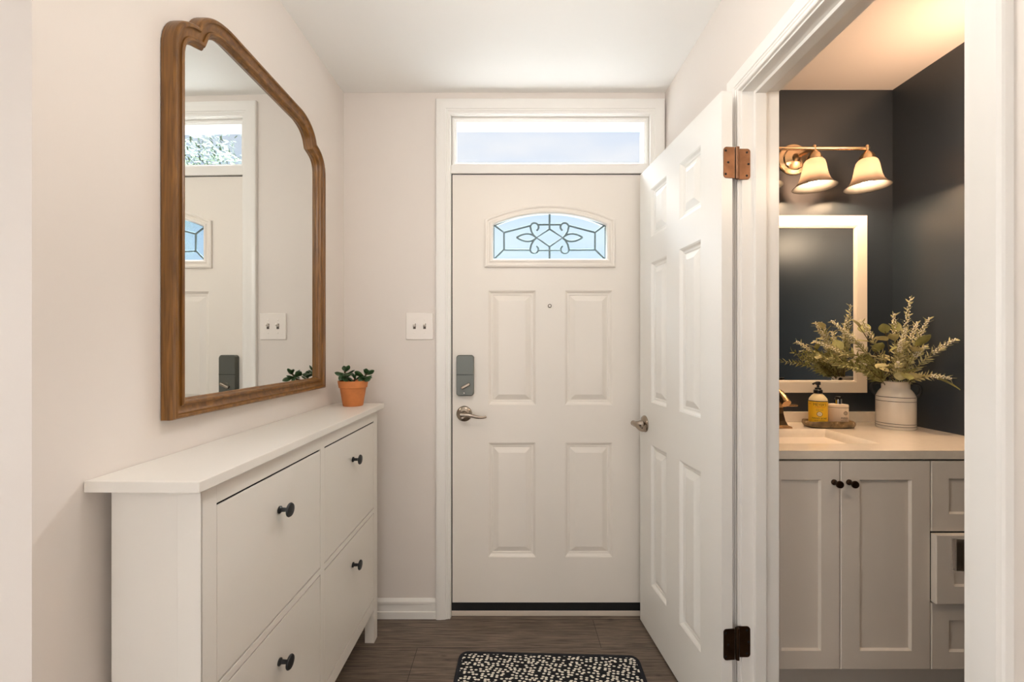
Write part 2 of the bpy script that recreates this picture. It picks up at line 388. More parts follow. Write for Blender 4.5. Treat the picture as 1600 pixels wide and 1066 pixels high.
# ------------------------------------------------------------------ panelled doors
PP = [(0, 0), (.002, -.0015), (.004, -.002), (.011, -.009), (.014, -.010), (.019, -.010), (.021, -.012), (.024, -.0125), (.047, -.002), (.050, -.0015)]
def panel_door(wid, hgt, th, panels, hole=None):
    """leaf in local x 0..wid, z 0..hgt, face at y=0, back at y=th; panels are (x0,x1,z0,z1)"""
    m = MB()
    xs = {0, wid}; zs = {0, hgt}
    for a, b, c, d in panels+([hole[:4]] if hole else []): xs |= {a, b}; zs |= {c, d}
    xs = sorted(xs); zs = sorted(zs)
    for yy, fl in ((0, 1), (th, -1)):
        for i in range(len(xs)-1):
            for j in range(len(zs)-1):
                cx = (xs[i]+xs[i+1])/2; cz = (zs[j]+zs[j+1])/2
                inside = any(a < cx < b and c < cz < d for a, b, c, d in panels+([hole[:4]] if hole else []))
                if not inside:
                    m.add([(xs[i], yy, zs[j]), (xs[i+1], yy, zs[j]), (xs[i+1], yy, zs[j+1]), (xs[i], yy, zs[j+1])], [(0, 1, 2, 3)])
        for a, b, c, d in panels:
            vs = []; fs = []
            for o, h in PP:
                y = yy-h*fl
                vs += [(a+o, y, c+o), (b-o, y, c+o), (b-o, y, d-o), (a+o, y, d-o)]
            for k in range(len(PP)-1):
                for q in range(4): fs.append((k*4+q, k*4+(q+1) % 4, k*4+4+(q+1) % 4, k*4+4+q))
            k = len(PP)*4; fs.append((k-4, k-3, k-2, k-1))
            m.add(vs, fs)
        if hole:
            a, b, c, d, poly_top, zb = hole      # poly_top: [(x,z)] arch left to right, zb: bottom of the hole
            ax = [p[0] for p in poly_top]
            m.add([(a, yy, c), (ax[0], yy, c), (ax[0], yy, d), (a, yy, d)], [(0, 1, 2, 3)])
            m.add([(ax[-1], yy, c), (b, yy, c), (b, yy, d), (ax[-1], yy, d)], [(0, 1, 2, 3)])
            for (p, z1), (q, z2) in zip(poly_top, poly_top[1:]):
                m.add([(p, yy, z1), (q, yy, z2), (q, yy, d), (p, yy, d)], [(0, 1, 2, 3)])
                m.add([(p, yy, c), (q, yy, c), (q, yy, zb), (p, yy, zb)], [(0, 1, 2, 3)])
    if hole:
        loop = [(hole[4][0][0], hole[5])]+hole[4]+[(hole[4][-1][0], hole[5])]
        for p, q in zip(loop, loop[1:]+loop[:1]):
            m.add([(p[0], 0, p[1]), (q[0], 0, q[1]), (q[0], th, q[1]), (p[0], th, p[1])], [(0, 1, 2, 3)])
    for (xa, za), (xb, zb_) in (((0, 0), (wid, 0)), ((wid, 0), (wid, hgt)), ((wid, hgt), (0, hgt)), ((0, hgt), (0, 0))):
        m.add([(xa, 0, za), (xb, 0, zb_), (xb, th, zb_), (xa, th, za)], [(0, 1, 2, 3)])
    return m
def arch(half, zs, za, n=24, cx=0.):
    sag = za-zs; r = (half*half+sag*sag)/(2*sag); zc = za-r; a = math.asin(half/r)
    return [(cx+r*math.sin(-a+2*a*i/n), zc+r*math.cos(-a+2*a*i/n)) for i in range(n+1)]

DX, DZ = -.2725, .064                        # lower left corner of the front door leaf
d1 = empty('door_1', (DX, YF+.010, DZ), kind='structure')
pan = [(a-DX, b-DX, c-DZ, d-DZ) for a, b in ((-.105, .117), (.254, .476)) for c, d in ((.2755, .811), (.987, 1.522))]
CX = .1824-DX
gl_top = arch(.266, 1.826-DZ, 1.888-DZ, cx=CX)
hole = (CX-.31, CX+.31, 1.62-DZ, 1.94-DZ, gl_top, 1.664-DZ)
panel_door(.917, 1.9985, .040, pan, hole).build('leaf', 'door', d1)
ot = arch(.304, 1.853-DZ, 1.921-DZ, cx=CX)
out = [(CX-.304, 1.630-DZ), (CX+.304, 1.630-DZ)]+ot[::-1]
m = MB(); m.sweep(out, [(0, 0), (0, .010), (.006, .013), (.011, .012), (.015, .008), (.022, .008), (.026, .011), (.034, .011), (.040, .004), (.040, -.012)])
lf = m.build('glazing_frame', 'door', d1, smooth=30)
loop = [(CX-.27, 1.66-DZ), (CX+.27, 1.66-DZ)]+arch(.27, 1.829-DZ, 1.892-DZ, cx=CX)[::-1]
m = MB(); n = len(loop)
m.add([(x, .016, z) for x, z in loop]+[(x, .020, z) for x, z in loop], [tuple(range(n)), tuple(range(n, 2*n))[::-1]]+[(i, (i+1) % n, (i+1) % n+n, i+n) for i in range(n)])
gl = m.build('glass_pane', 'obscure', d1)
def cp(x, y): return (CX+(x-785)/2432, .012, 1.888-DZ-(y-162)/2432)
m = MB(); rr = .0046
def came(pts, sym=True):
    m.tube([cp(*p) for p in pts], rr, 8)
    if sym: m.tube([cp(1570-p[0], p[1]) for p in pts], rr, 8)
def bez(pts, n=14):
    o = []
    for i in range(n+1):
        t = i/n; q = [Vector(p) for p in pts]
        while len(q) > 1: q = [q[k].lerp(q[k+1], t) for k in range(len(q)-1)]
        o.append(tuple(q[0]))
    return o
came([(150, 300), (265, 385), (265, 580), (150, 695)]); came([(265, 385), (560, 308)]); came([(265, 585), (555, 588)])
came([(785, 155), (785, 345)], False); came([(785, 545), (785, 710)], False)
came([(650, 295), (920, 295)], False); came([(650, 590), (920, 590)], False)
came([(785, 345), (635, 445), (785, 545)])
def circ(cx, cy, r, a0, a1, n=16): return [(cx+r*math.cos(R(a0+(a1-a0)*i/n)), cy+r*math.sin(R(a0+(a1-a0)*i/n))) for i in range(n+1)]
came(circ(613, 322, 47, 60, -180)+[(580, 375), (605, 415), (635, 445)])
came(circ(610, 578, 47, -55, 180)+[(575, 525), (605, 475), (635, 445)])
came(bez([(635, 445), (560, 370), (470, 400), (408, 440)])); came(bez([(635, 445), (560, 515), (470, 485), (408, 440)]))
m.tube([cp(*p) for p in [(146, 298)]+[(785+(q[0]-CX)*2432, 162+(1.888-DZ-q[1])*2432+4) for q in gl_top]+[(1424, 298)]], .0026, 6)
m.tube([cp(150, 300), cp(150, 700)], .0022, 6); m.tube([cp(1420, 300), cp(1420, 700)], .0022, 6)
m.build('lead_came', 'lead', d1, smooth=60)
# peephole
ph = MB().lathe([(.0085, 0), (.0085, .003), (.0065, .004), (.0055, .0025)], 24, TR(.182-DX, 0, 1.450-DZ) @ FRONT).build('peephole', 'bronze', d1, smooth=True)
MB().lathe([(.0055, 0), (.0055, .0026)], 20, TR(.182-DX, 0, 1.450-DZ) @ FRONT).build('lens', 'plate', ph)
# keypad deadbolt, inside half
dx0, dx1, dz0, dz1 = -.2508-DX, -.1711-DX, 1.0318-DZ, 1.2207-DZ
def plate_front(poly, y0, y1, inset=0.):
    """solid plate from an (x,z) outline; back at y0, front at y1 (y1<y0)"""
    cx = sum(p[0] for p in poly)/len(poly); cz = sum(p[1] for p in poly)/len(poly); n = len(poly)
    vs = [(x, y0, z) for x, z in poly]+[(x, y1+inset, z) for x, z in poly]
    def sh(p):
        d = Vector((p[0]-cx, p[1]-cz)); l = d.length; d = d*(max(0, l-inset)/l); return (cx+d.x, y1, cz+d.y)
    vs += [sh(p) for p in poly]
    fs = [tuple(range(n))[::-1], tuple(range(2*n, 3*n))]
    for b in (0, n): fs += [(b+i, b+(i+1) % n, b+(i+1) % n+n, b+i+n) for i in range(n)]
    return vs, fs
db = MB().add(*plate_front(rrect(dx0, dx1, dz0, dz1, .013), 0, -.028, .004)).build('deadbolt', 'gunmetal', d1, smooth=30)
zs_ = dz0+.098
MB().box(dx0+.001, dx1-.001, -.0288, -.02, zs_-.0012, zs_+.0012).build('seam', 'rubber', db)
cxd = (dx0+dx1)/2+.004
MB().box(-.022, .022, -.046, -.028, -.007, .007, TR(cxd, 0, dz0+.047, 0, R(-28), 0)).build('thumb_turn', 'nickel', db, bevel=.004)
MB().lathe([(.0135, 0), (.0135, .004)], 24, TR(cxd, -.027, dz0+.047) @ FRONT).build('turn_collar', 'gunmetal', db)
MB().lathe([(.0035, 0), (.003, .0015)], 16, TR((dx0+dx1)/2-.004, -.028, dz0+.014) @ FRONT).build('screw', 'chrome', db)
# lever handle
def lever(parent, x, z, side, metal, length=.105, droop=.012):
    h = empty('door_handle', (x, 0, z)); h.parent = parent
    MB().lathe([(.0365, 0), (.0365, .004), (.033, .008), (.026, .011), (.016, .014), (.014, .026), (.012, .03), (.0115, .052)], 36, FRONT).build('rose', metal, h, smooth=True)
    L = length*side
    pts = [(-.010*side, -.050, .002), (0, -.052, .003), (.020*side, -.054, .004), (L*.45, -.052, -.004), (L*.7, -.050, -droop), (L*.88, -.048, -droop*.95), (L, -.044, -droop*.6)]
    sm = bez(pts[:4], 6)+bez(pts[3:], 8)[1:]
    MB().tube(sm, [.012]+[.0105-.0055*i/(len(sm)-1) for i in range(1, len(sm))], 12).build('lever', metal, h, smooth=True)
    MB().lathe([(.008, 0), (.007, .006), (.0035, .007)], 16, TR(-.008*side, -.012, -.018) @ FRONT).build('turn_button', 'nickel', h, smooth=True)
    return h
lever(d1, -.2169-DX, .9463-DZ, 1, 'nickel')
MB().box(-.0045, .001, .004, .03, .9463-DZ-.03, .9463-DZ+.03).build('latch_plate', 'bronze', d1)

# ------------------------------------------------------------------ bathroom door, folded back against the right wall
d2 = empty('door_2', (.5925, 1.916, .012), R(-85), kind='structure')
pan = [(a, b, c, d) for a, b in ((.117, .263), (.367, .514)) for c, d in ((.222, .829), (1.008, 1.608), (1.717, 1.925))]
panel_door(.633, 2.034, .035, pan).build('leaf', 'door_grain', d2)
h = lever(d2, .056, .905, 1, 'nickel', .100, .014)
MB().box(-.001, .0006, .005, .030, .875, .935).build('latch_plate', 'nickel', d2)
def hinge(z, metal):
    """knuckle on the local origin's z axis of the leaf's hinge edge"""
    hg = empty('hinge', (.633, .0, z)); hg.parent = d2
    m = MB()
    pl = [(p[0], p[1]) for p in arc(.0115+.0095, -.038, .0095, 180, 270, 5)]+[(.047, -.0475)]+[(.047, .0475)]+arc(.0115+.0095, .038, .0095, 90, 180, 5)
    m.prism([(a, b) for a, b in pl], 0, .0025, Matrix(((0, 0, 1, .0), (1, 0, 0, -.006), (0, 1, 0, 0), (0, 0, 0, 1))))
    m.build('leaf_plate', metal, hg)
    for q, (yy, zz) in enumerate(((.012, .036), (.020, 0), (.012, -.036))):
        MB().lathe([(.0036, 0), (.003, .001), (.001, .0006)], 12, TR(.0025, yy, zz, 0, R(90), 0)).build('screw', 'rubber', hg)
    return hg
for z, mt in ((1.8265-.012, 'brass'), (.345-.012, 'bronze')):
    hg = hinge(z, mt)
    # pin and jamb leaf stand just outside the door edge, fixed to the jamb
    inv = (d2.matrix_basis @ Matrix.Translation((.633, 0, z))).inverted()
    Wd = lambda T: inv @ T
    zz = z+.012
    m = MB(); m.lathe([(.0035, -.0495), (.0062, -.0485), (.0062, .0485), (.0035, .0495), (.001, .051)], 16, Wd(TR(.698, 1.2895, zz)))
    for k in (-.0285, -.0095, .0095, .0285): m.lathe([(.00635, k-.0006), (.00635, k+.0006)], 16, Wd(TR(.698, 1.2895, zz)))
    m.build('pin', mt, hg, smooth=True)
    pl = [(.700, -.0475)]+arc(.7425-.0095, -.038, .0095, -90, 0, 5)+arc(.7425-.0095, .038, .0095, 0, 90, 5)+[(.700, .0475)]
    m = MB(); m.prism(pl, 0, .0025, Wd(Matrix(((1, 0, 0, 0), (0, 0, 1, 1.2972), (0, 1, 0, zz), (0, 0, 0, 1))))); m.build('leaf_plate', mt, hg)
    for xx, z3 in ((.732, .036), (.737, 0), (.732, -.036)):
        MB().lathe([(.0036, 0), (.003, .001), (.001, .0006)], 12, Wd(TR(xx, 1.2972, zz+z3) @ FRONT)).build('screw', 'rubber', hg)

# ---- bathroom door frame
f2 = empty('trim_2', (XR, 1.305, 0), R(-90), kind='structure')     # local x runs towards the camera, front faces the hall
C2 = [(o*.85, h) for o, h in CAS]
m = MB(); m.sweep([(0, 0), (0, 2.058), (.650, 2.058), (.650, 0)], C2, closed=False)
m.build('door_casing', 'trim', f2, smooth=25)
m = MB(); J = .116
m.box(-.015, .005, -.0005, J, 0, 2.073); m.box(.645, .665, -.0005, J, 0, 2.073); m.box(.005, .645, -.0005, J, 2.053, 2.073)
m.box(.005, .016, .036, .070, 0, 2.053); m.box(.634, .645, .036, .070, 0, 2.053); m.box(.016, .634, .036, .070, 2.042, 2.053)
m.build('door_jamb', 'trim', f2, bevel=.0012)
m = MB()
m.box(.6435, .645, .001, .030, .904, .958)
lip = [(.001, .6445), (-.006, .643), (-.012, .6425), (-.016, .6405), (-.0172, .6398), (-.0160, .6388), (-.011, .6412), (-.004, .6425), (.001, .643)]
m.prism([(x, y) for y, x in lip], .906, .956)
m.build('strike_plate', 'nickel_dark', f2)

# ------------------------------------------------------------------ light switch
sw = empty('light_switch', (-.4228, YF, 1.354), label='white double light switch plate on the beige wall beside the front door', cat='light switch')
MB().add(*plate_front(rrect(-.0635, .0635, -.0625, .0625, .004), 0, -.006, .0035)).build('cover_plate', 'plate', sw, smooth=30)
for xx in (-.0235, .0235):
    MB().box(xx-.006, xx+.006, -.0064, -.003, -.0125, .0125).build('toggle_slot', 'darkslot', sw)
    MB().box(-.0042, .0042, -.016, .002, -.005, .005, TR(xx, -.006, .003, R(-28), 0, 0)).build('toggle', 'plate', sw, bevel=.0015)
    for zz in (-.030, .030): MB().lathe([(.0032, 0), (.0022, .0012)], 12, TR(xx, -.006, zz) @ FRONT).build('screw', 'plate', sw)

# ------------------------------------------------------------------ wall mirror
t0 = 1.946-.9475
mx, my = left_wall(.623)
mi = empty('wall_mirror', (mx, my, 1.093), R(90)-LA, label='tall mirror in a scalloped brown wood frame on the left wall', cat='mirror')
H = 1.026; hwid = .375
def half_outline():
    p = [(hwid, 0)]
    p += [(hwid, .845)] + [(x, z) for x, z in bez([(hwid, .845), (.377, .900), (.355, .938), (.318, .946), (.300, .952)], 10)][1:]
    p += bez([(.300, .952), (.290, .985), (.262, 1.012), (.225, 1.0235), (.186, 1.026)], 10)[1:]
    return p
hp = half_outline()
outl = hp+[(-x, z) for x, z in hp[::-1]]
FP = [(0, .002), (0, .022), (.001, .029), (.004, .033), (.008, .034), (.011, .033), (.012, .029), (.014, .0265), (.020, .0235), (.026, .0225), (.029, .0230), (.030, .0265), (.033, .0285), (.037, .0275), (.040, .0235), (.041, .019), (.044, .016), (.047, .008)]
m = MB(); m.sweep(outl, FP)
m.build('frame', 'wood', mi, smooth=28)
def inset(path, o):
    b = MB(); b.sweep(path, [(o, 0)]); return [(v[0], v[2]) for v in b.v]
gi = inset(outl, .042); n = len(gi)
m = MB(); m.add([(x, -.011, z) for x, z in gi], [tuple(range(n))]); m.add([(x, -.006, z) for x, z in gi], [tuple(range(n))[::-1]])
m.f += [(i, (i+1) % n, (i+1) % n+n, i+n) for i in range(n)]
m.build('mirror_glass', 'mirror', mi)
gi = inset(outl, .006); n = len(gi)
m = MB(); m.add([(x, -.001, z) for x, z in gi]+[(x, -.005, z) for x, z in gi], [tuple(range(n)), tuple(range(n, 2*n))[::-1]]+[(i, (i+1) % n, (i+1) % n+n, i+n) for i in range(n)])
m.build('backing_board', 'stem', mi)

# ------------------------------------------------------------------ shoe cabinet (local x runs away from the camera, front faces the hall at -y)
ox, oy = left_wall(1.946-.780)
sc = empty('shoe_cabinet', (ox, oy, 0), R(90)-LA, label='long narrow white shoe cabinet with black knobs under the wood-framed mirror', cat='cabinet')
CL, CD, CT = 1.072, .220, 1.010
MB().box(0, CL, -CD, -.001, CT-.0215, CT).build('top_board', 'cab', sc, bevel=.0015)
A, B, FB = .030, 1.040, -.200                 # carcass ends and front plane
z0 = .1415
m = MB(); m.box(A+.004, B-.004, FB+.016, -.020, .150, CT-.0215); m.build('carcass', 'cab', sc, bevel=.001)
# front frame: rails and stiles with the four openings between them
d_x = [(A+.042, A+.488), (A+.515, A+.966)]
d_z = [(.1915, .553), (.577, .9395)]
m = MB()
m.box(A, A+.042, FB, FB+.016, z0, CT-.0215); m.box(A+.966, B, FB, FB+.016, z0, CT-.0215)
m.box(A+.488, A+.515, FB, FB+.016, z0, CT-.0215)
for a, b in d_x:
    m.box(a, b, FB, FB+.016, z0, .1885); m.box(a, b, FB, FB+.016, .556, .574); m.box(a, b, FB, FB+.016, .9435, CT-.0215)
m.build('front_frame', 'cab', sc, bevel=.0006)
m = MB(); m.box(A+.042, A+.966, FB+.0055, FB+.0155, .19, .944); m.build('painted_gap_shade', 'gap_shade', sc)  # black sheet behind the flaps paints in the shade of the gaps
for s, (xa, xb) in ((-1, (A, A+.040)), (1, (B-.040, B))):
    MB().box(xa, xb, FB, FB+.040, 0, z0).build('leg', 'cab', sc, bevel=.001)
    MB().box(xa, xb, -.060, -.020, 0, z0).build('leg', 'cab', sc, bevel=.001)
    xx = (A-.001, A+.004) if s < 0 else (B-.004, B+.001)
    m = MB(); m.box(xx[0], xx[1], FB, FB+.046, z0, CT-.0215)
    m.build('corner_post', 'cab', sc, bevel=.0006)
def knob(parent, x, z, y, r=.018, ln=.032, mt='black'):
    return MB().lathe([(.0095, 0), (.0095, .003), (.0055, .006), (.005, ln*.6), (.010, ln*.72), (r*.96, ln*.80), (r, ln*.86), (r*.9, ln*.96), (r*.5, ln*1.02), (0.0001, ln*1.03)], 28, TR(x, y, z) @ FRONT).build('knob', mt, parent, smooth=True)
for i, (a, b) in enumerate(d_x):
    for j, (c, d) in enumerate(d_z):
        f = MB().box(a+.0016, b-.0016, FB+.0004, FB+.0045, c+.0012, d-.0012).build('flap_door', 'cab', sc, bevel=.001)
        knob(f, (a+b)/2, c+(.266 if j else .262), FB)

# ------------------------------------------------------------------ jade plant in a terracotta pot
px, py = -.6685, 1.775
pp = empty('potted_plant', (px, py, CT), label='small jade plant in a terracotta pot at the far end of the white cabinet', cat='potted plant')
pot = MB().lathe([(.0390, 0), (.041, .003), (.0525, .074), (.0535, .076), (.0575, .078), (.0612, .103), (.0605, .106), (.057, .106), (.053, .078), (.050, .070)], 40).build('pot', 'terracotta', pp, smooth=35)
MB().lathe([(.0535, .084), (.03, .090), (.0001, .092)], 24).build('soil', 'soil', pp, smooth=True)
random.seed(4)
def leaf_mesh(L, Wd, Tk, n=10, k=10):
    m = MB(); prof = []
    for i in range(n+1):
        t = i/n; prof.append((max(.0004, Wd*math.sin(math.pi*(.04+.95*t)**1.55)**.72), t*L))
    vs = []; fs = []
    for r, z in prof:
        for q in range(k):
            a = 2*math.pi*q/k; vs.append((r*math.cos(a), r*math.sin(a)*Tk/Wd + .25*(z/L)**2*L*.3, z))
    for i in range(n):
        for q in range(k): fs.append((i*k+q, i*k+(q+1) % k, (i+1)*k+(q+1) % k, (i+1)*k+q))
    fs += [tuple(range(k))[::-1], tuple(n*k+q for q in range(k))]
    return m.add(vs, fs)
jl = leaf_mesh(.050, .0150, .0045)
base_leaf = None
for (sx, sy, sz), pts, nl in (((-.02, 0, .09), [(-.02, 0, .086), (-.030, .004, .118), (-.036, 0, .146)], 15), ((.025, .005, .09), [(.022, 0, .086), (.045, 0, .118), (.062, -.004, .138)], 13), ((.0, .01, .09), [(-.005, .012, .086), (-.002, .02, .105), (.004, .016, .118)], 5)):
    MB().tube(bez(pts, 6), .0038, 8).build('stem', 'stem', pp, smooth=True)
    for k in range(nl):
        t = .55+.45*(k/nl); p = bez(pts, 20)[int(t*20)]
        az = k*2.4+random.uniform(-.3, .3); el = random.uniform(-48, 30) if k < nl-3 else random.uniform(40, 80)
        s = random.uniform(.66, 1.0)*(1 if k < nl-4 else .72)
        T = Matrix.Translation(p) @ Matrix.Rotation(az, 4, 'Z') @ Matrix.Rotation(R(90-el), 4, 'Y') @ Matrix.Rotation(R(90+random.uniform(-55, 55)), 4, 'Z') @ Matrix.Scale(s, 4)
        if base_leaf is None:
            base_leaf = jl.build('leaf', 'jade', pp, smooth=True); o = base_leaf
        else:
            o = base_leaf.copy(); COL.objects.link(o); o.parent = pp
        o.matrix_local = T

# ------------------------------------------------------------------ door mat
rg = empty('door_mat', (.145, 1.47, 0), R(-2.0), label='black and cream braided mat on the dark floor before the front door', cat='mat')
def mat_outline(hw, hd, r): return [(x, z) for x, z in rrect(-hw, hw, -hd, hd, r, 6)]
po = mat_outline(.362, .238, .035); pi_ = mat_outline(.362, .238, .035)
m = MB(); m.sweep(po, [(0, .001), (-.001, .005), (.002, .010), (.010, .0115), (.016, .0105), (.018, .006)])
m.v = [(x, z, -y) for x, y, z in m.v]; m.build('binding', 'navy_cloth', rg, smooth=50)
n = 48; k = 32
m = MB(); vs = []; fs = []
pin = mat_outline(.357, .224, .030)
m.prism(pin, .001, .0105); m.build('woven_field', 'rug', rg, bevel=.002)

# ------------------------------------------------------------------ bathroom: vanity cabinet
BX0, BX1 = .835, 1.755
va = empty('vanity_cabinet', (0, 1.412, 0), label='greige bathroom vanity with shaker doors and drawers under the stone countertop', cat='cabinet')
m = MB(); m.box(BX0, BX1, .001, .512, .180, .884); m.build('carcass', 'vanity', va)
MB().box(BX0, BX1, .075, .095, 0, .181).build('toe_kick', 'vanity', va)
MB().box(BX0+.004, BX1-.004, -.0005, .001, .186, .883).build('painted_gap_shade', 'gap_shade', va)  # thin black sheet: shade between the vanity fronts put in as colour
def shaker(name, x0, x1, z0, z1, rail, stile=None):
    stile = stile or rail
    pr = [(0, -.020), (0, -.001), (.001, 0.), ]
    m = MB(); y0, y1, yr = -.0015, -.020, -.0125
    def ring(a, ya, b, yb):
        A_ = [(x0+a[0], ya, z0+a[1]), (x1-a[0], ya, z0+a[1]), (x1-a[0], ya, z1-a[1]), (x0+a[0], ya, z1-a[1])]
        B_ = [(x0+b[0], yb, z0+b[1]), (x1-b[0], yb, z0+b[1]), (x1-b[0], yb, z1-b[1]), (x0+b[0], yb, z1-b[1])]
        m.add(A_+B_, [(q, (q+1) % 4, (q+1) % 4+4, q+4) for q in range(4)])
    ring((0, 0), y0, (0, 0), y1+.002); ring((0, 0), y1+.002, (.002, .002), y1)
    ring((.002, .002), y1, (stile, rail), y1); ring((stile, rail), y1, (stile+.005, rail+.005), yr)
    i = (stile+.005, rail+.005)
    m.add([(x0+i[0], yr, z0+i[1]), (x1-i[0], yr, z0+i[1]), (x1-i[0], yr, z1-i[1]), (x0+i[0], yr, z1-i[1])], [(0, 1, 2, 3)])
    m.add([(x0, y0, z0), (x1, y0, z0), (x1, y0, z1), (x0, y0, z1)], [(3, 2, 1, 0)])
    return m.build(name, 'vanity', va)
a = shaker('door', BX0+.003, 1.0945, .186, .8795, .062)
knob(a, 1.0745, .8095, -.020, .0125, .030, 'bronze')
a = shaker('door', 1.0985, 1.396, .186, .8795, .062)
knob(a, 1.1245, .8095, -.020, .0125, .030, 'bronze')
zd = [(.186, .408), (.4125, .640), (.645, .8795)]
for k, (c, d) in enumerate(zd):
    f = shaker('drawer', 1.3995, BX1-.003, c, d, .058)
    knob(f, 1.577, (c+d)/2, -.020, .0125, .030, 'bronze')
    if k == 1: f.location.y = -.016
# ---- countertop with the sunken basin and backsplash
ct = empty('countertop', (0, 0, .887), label='cream stone countertop with sunken basin on the greige vanity', cat='countertop')
cx0, cx1, cy0, cy1 = BX0, BX1, 1.388, 1.925
bx0, bx1, by0, by1 = .955, 1.318, 1.490, 1.752
m = MB(); T_ = .028
xs = [cx0, bx0, bx1, cx1]; ys = [cy0, by0, by1, cy1]
for i in range(3):
    for j in range(3):
        if i == 1 and j == 1: continue
        m.add([(xs[i], ys[j], T_), (xs[i+1], ys[j], T_), (xs[i+1], ys[j+1], T_), (xs[i], ys[j+1], T_)], [(0, 1, 2, 3)])
        m.add([(xs[i], ys[j], 0), (xs[i+1], ys[j], 0), (xs[i+1], ys[j+1], 0), (xs[i], ys[j+1], 0)], [(3, 2, 1, 0)])
c = [(cx0, cy0), (cx1, cy0), (cx1, cy1), (cx0, cy1)]
for p, q in zip(c, c[1:]+c[:1]): m.add([(*p, 0), (*q, 0), (*q, T_), (*p, T_)], [(0, 1, 2, 3)])
m.build('slab', 'counter', ct)
m = MB(); rings = [(0, T_), (.004, T_-.003), (.012, T_-.02), (.030, -.055), (.060, -.075), (.10, -.080)]
vs = []; fs = []
for o, z in rings: vs += [(bx0+o, by0+o, z), (bx1-o, by0+o, z), (bx1-o, by1-o, z), (bx0+o, by1-o, z)]
for k in range(len(rings)-1):
    for q in range(4): fs.append((k*4+q, k*4+(q+1) % 4, k*4+4+(q+1) % 4, k*4+4+q))
fs.append(tuple(len(vs)-4+q for q in range(4)))
m.add(vs, fs).build('basin', 'counter', ct, smooth=50)
MB().box(cx0, cx1, 1.9065, 1.9255, T_, T_+.047).build('backsplash', 'counter', ct, bevel=.002)

ZC = .915
# ---- faucet
fa = empty('faucet', (1.138, 1.805, ZC), label='brushed bronze faucet with a flat lever behind the basin', cat='faucet')
m = MB(); prf = [(.047, 0), (.047, .006), (.036, .012), (.029, .03), (.024, .06), (.023, .085), (.025, .11)]
vs = []; fs = []
for r, z in prf: vs += [(-r, -r, z), (r, -r, z), (r, r, z), (-r, r, z)]
for k in range(len(prf)-1):
    for q in range(4): fs.append((k*4+q, k*4+(q+1) % 4, k*4+4+(q+1) % 4, k*4+4+q))
fs += [(3, 2, 1, 0), tuple(len(vs)-4+q for q in range(4))]
m.add(vs, fs).build('body', 'faucet', fa, bevel=.002)
m = MB(); m.tube(bez([(-.012, .012, .085), (-.012, .005, .172), (-.012, -.05, .160), (-.014, -.10, .112)], 14), .0165, 12, flat=1.2); m.build('spout', 'faucet', fa, smooth=True)
m = MB(); m.box(.018, .094, -.012, .012, .088, .096); m.build('lever', 'faucet', fa, bevel=.003)
MB().tube([(0, 0, .092), (.03, 0, .092)], .008, 12).build('lever_hub', 'faucet', fa, smooth=True)
# ---- stone tray
tr = MB(); prf = [(.70, 0), (.93, .004), (1.0, .015), (.99, .025), (.95, .029), (.90, .027), (.84, .016), (.5, .012), (.001, .012)]
n = 48; vs = []; fs = []
for r, z in prf:
    for k in range(n):
        a_ = 2*math.pi*k/n; cc, ss = math.cos(a_), math.sin(a_); e = .45
        vs.append((.099*r*math.copysign(abs(cc)**e, cc), .045*r*math.copysign(abs(ss)**(e+.15), ss), z*(1+.06*math.sin(3*a_))))
for i in range(len(prf)-1):
    for k in range(n): fs.append((i*n+k, i*n+(k+1) % n, (i+1)*n+(k+1) % n, (i+1)*n+k))
fs.append(tuple(range(n))[::-1]); fs.append(tuple((len(prf)-1)*n+k for k in range(n)))
def stone_mat():
    m = bpy.data.materials.new('veined_brown_stone'); m.use_nodes = True
    t = m.node_tree; b = t.nodes['Principled BSDF']; N = t.nodes.new; L = t.links.new
    co = N('ShaderNodeTexCoord'); nn = N('ShaderNodeTexNoise'); nn.inputs['Scale'].default_value = 22; nn.inputs['Detail'].default_value = 7; nn.inputs['Distortion'].default_value = 1.4
    L(co.outputs['Object'], nn.inputs['Vector'])
    r = N('ShaderNodeValToRGB'); e = r.color_ramp.elements
    e[0].position = .30; e[0].color = (*lin((70, 56, 38)), 1); e[1].position = .60; e[1].color = (*lin((146, 122, 86)), 1)
    x = e.new(.645); x.color = (*lin((150, 128, 94)), 1); x = e.new(.665); x.color = (*lin((226, 206, 170)), 1); x = e.new(.69); x.color = (*lin((130, 108, 76)), 1)
    L(nn.outputs['Fac'], r.inputs[0]); L(r.outputs[0], b.inputs['Base Color']); b.inputs['Roughness'].default_value = .35
    return m
M['stone'] = stone_mat()
tray = tr.add(vs, fs).build('soap_tray', 'stone', smooth=50); tray.location = (1.362, 1.795, ZC); tray.rotation_euler.z = R(-3)
tag(tray, label='brown veined stone tray holding two bottles on the countertop', cat='tray')
# ---- writing wrapped on a bottle
def text_on(name, body, size, z, rad, m, parent, ry=None, ang=0., sx=1., off=.0009):
    cu = bpy.data.curves.new(name, 'FONT'); cu.body = body; cu.size = size; cu.align_x = 'CENTER'; cu.align_y = 'CENTER'; cu.resolution_u = 3
    to = bpy.data.objects.new(name, cu); COL.objects.link(to)
    dg = bpy.context.evaluated_depsgraph_get(); dg.update()
    me = bpy.data.meshes.new_from_object(to.evaluated_get(dg)); bpy.data.objects.remove(to)
    ry = ry or rad
    for v in me.vertices:
        x, y = v.co.x*sx, v.co.y; a_ = ang + x/rad
        v.co = ((rad+off)*math.sin(a_), -(ry+off)*math.cos(a_), z+y)
    me.materials.clear(); me.materials.append(M[m]); me.name = name
    o = bpy.data.objects.new(name, me); COL.objects.link(o); o.parent = parent; return o
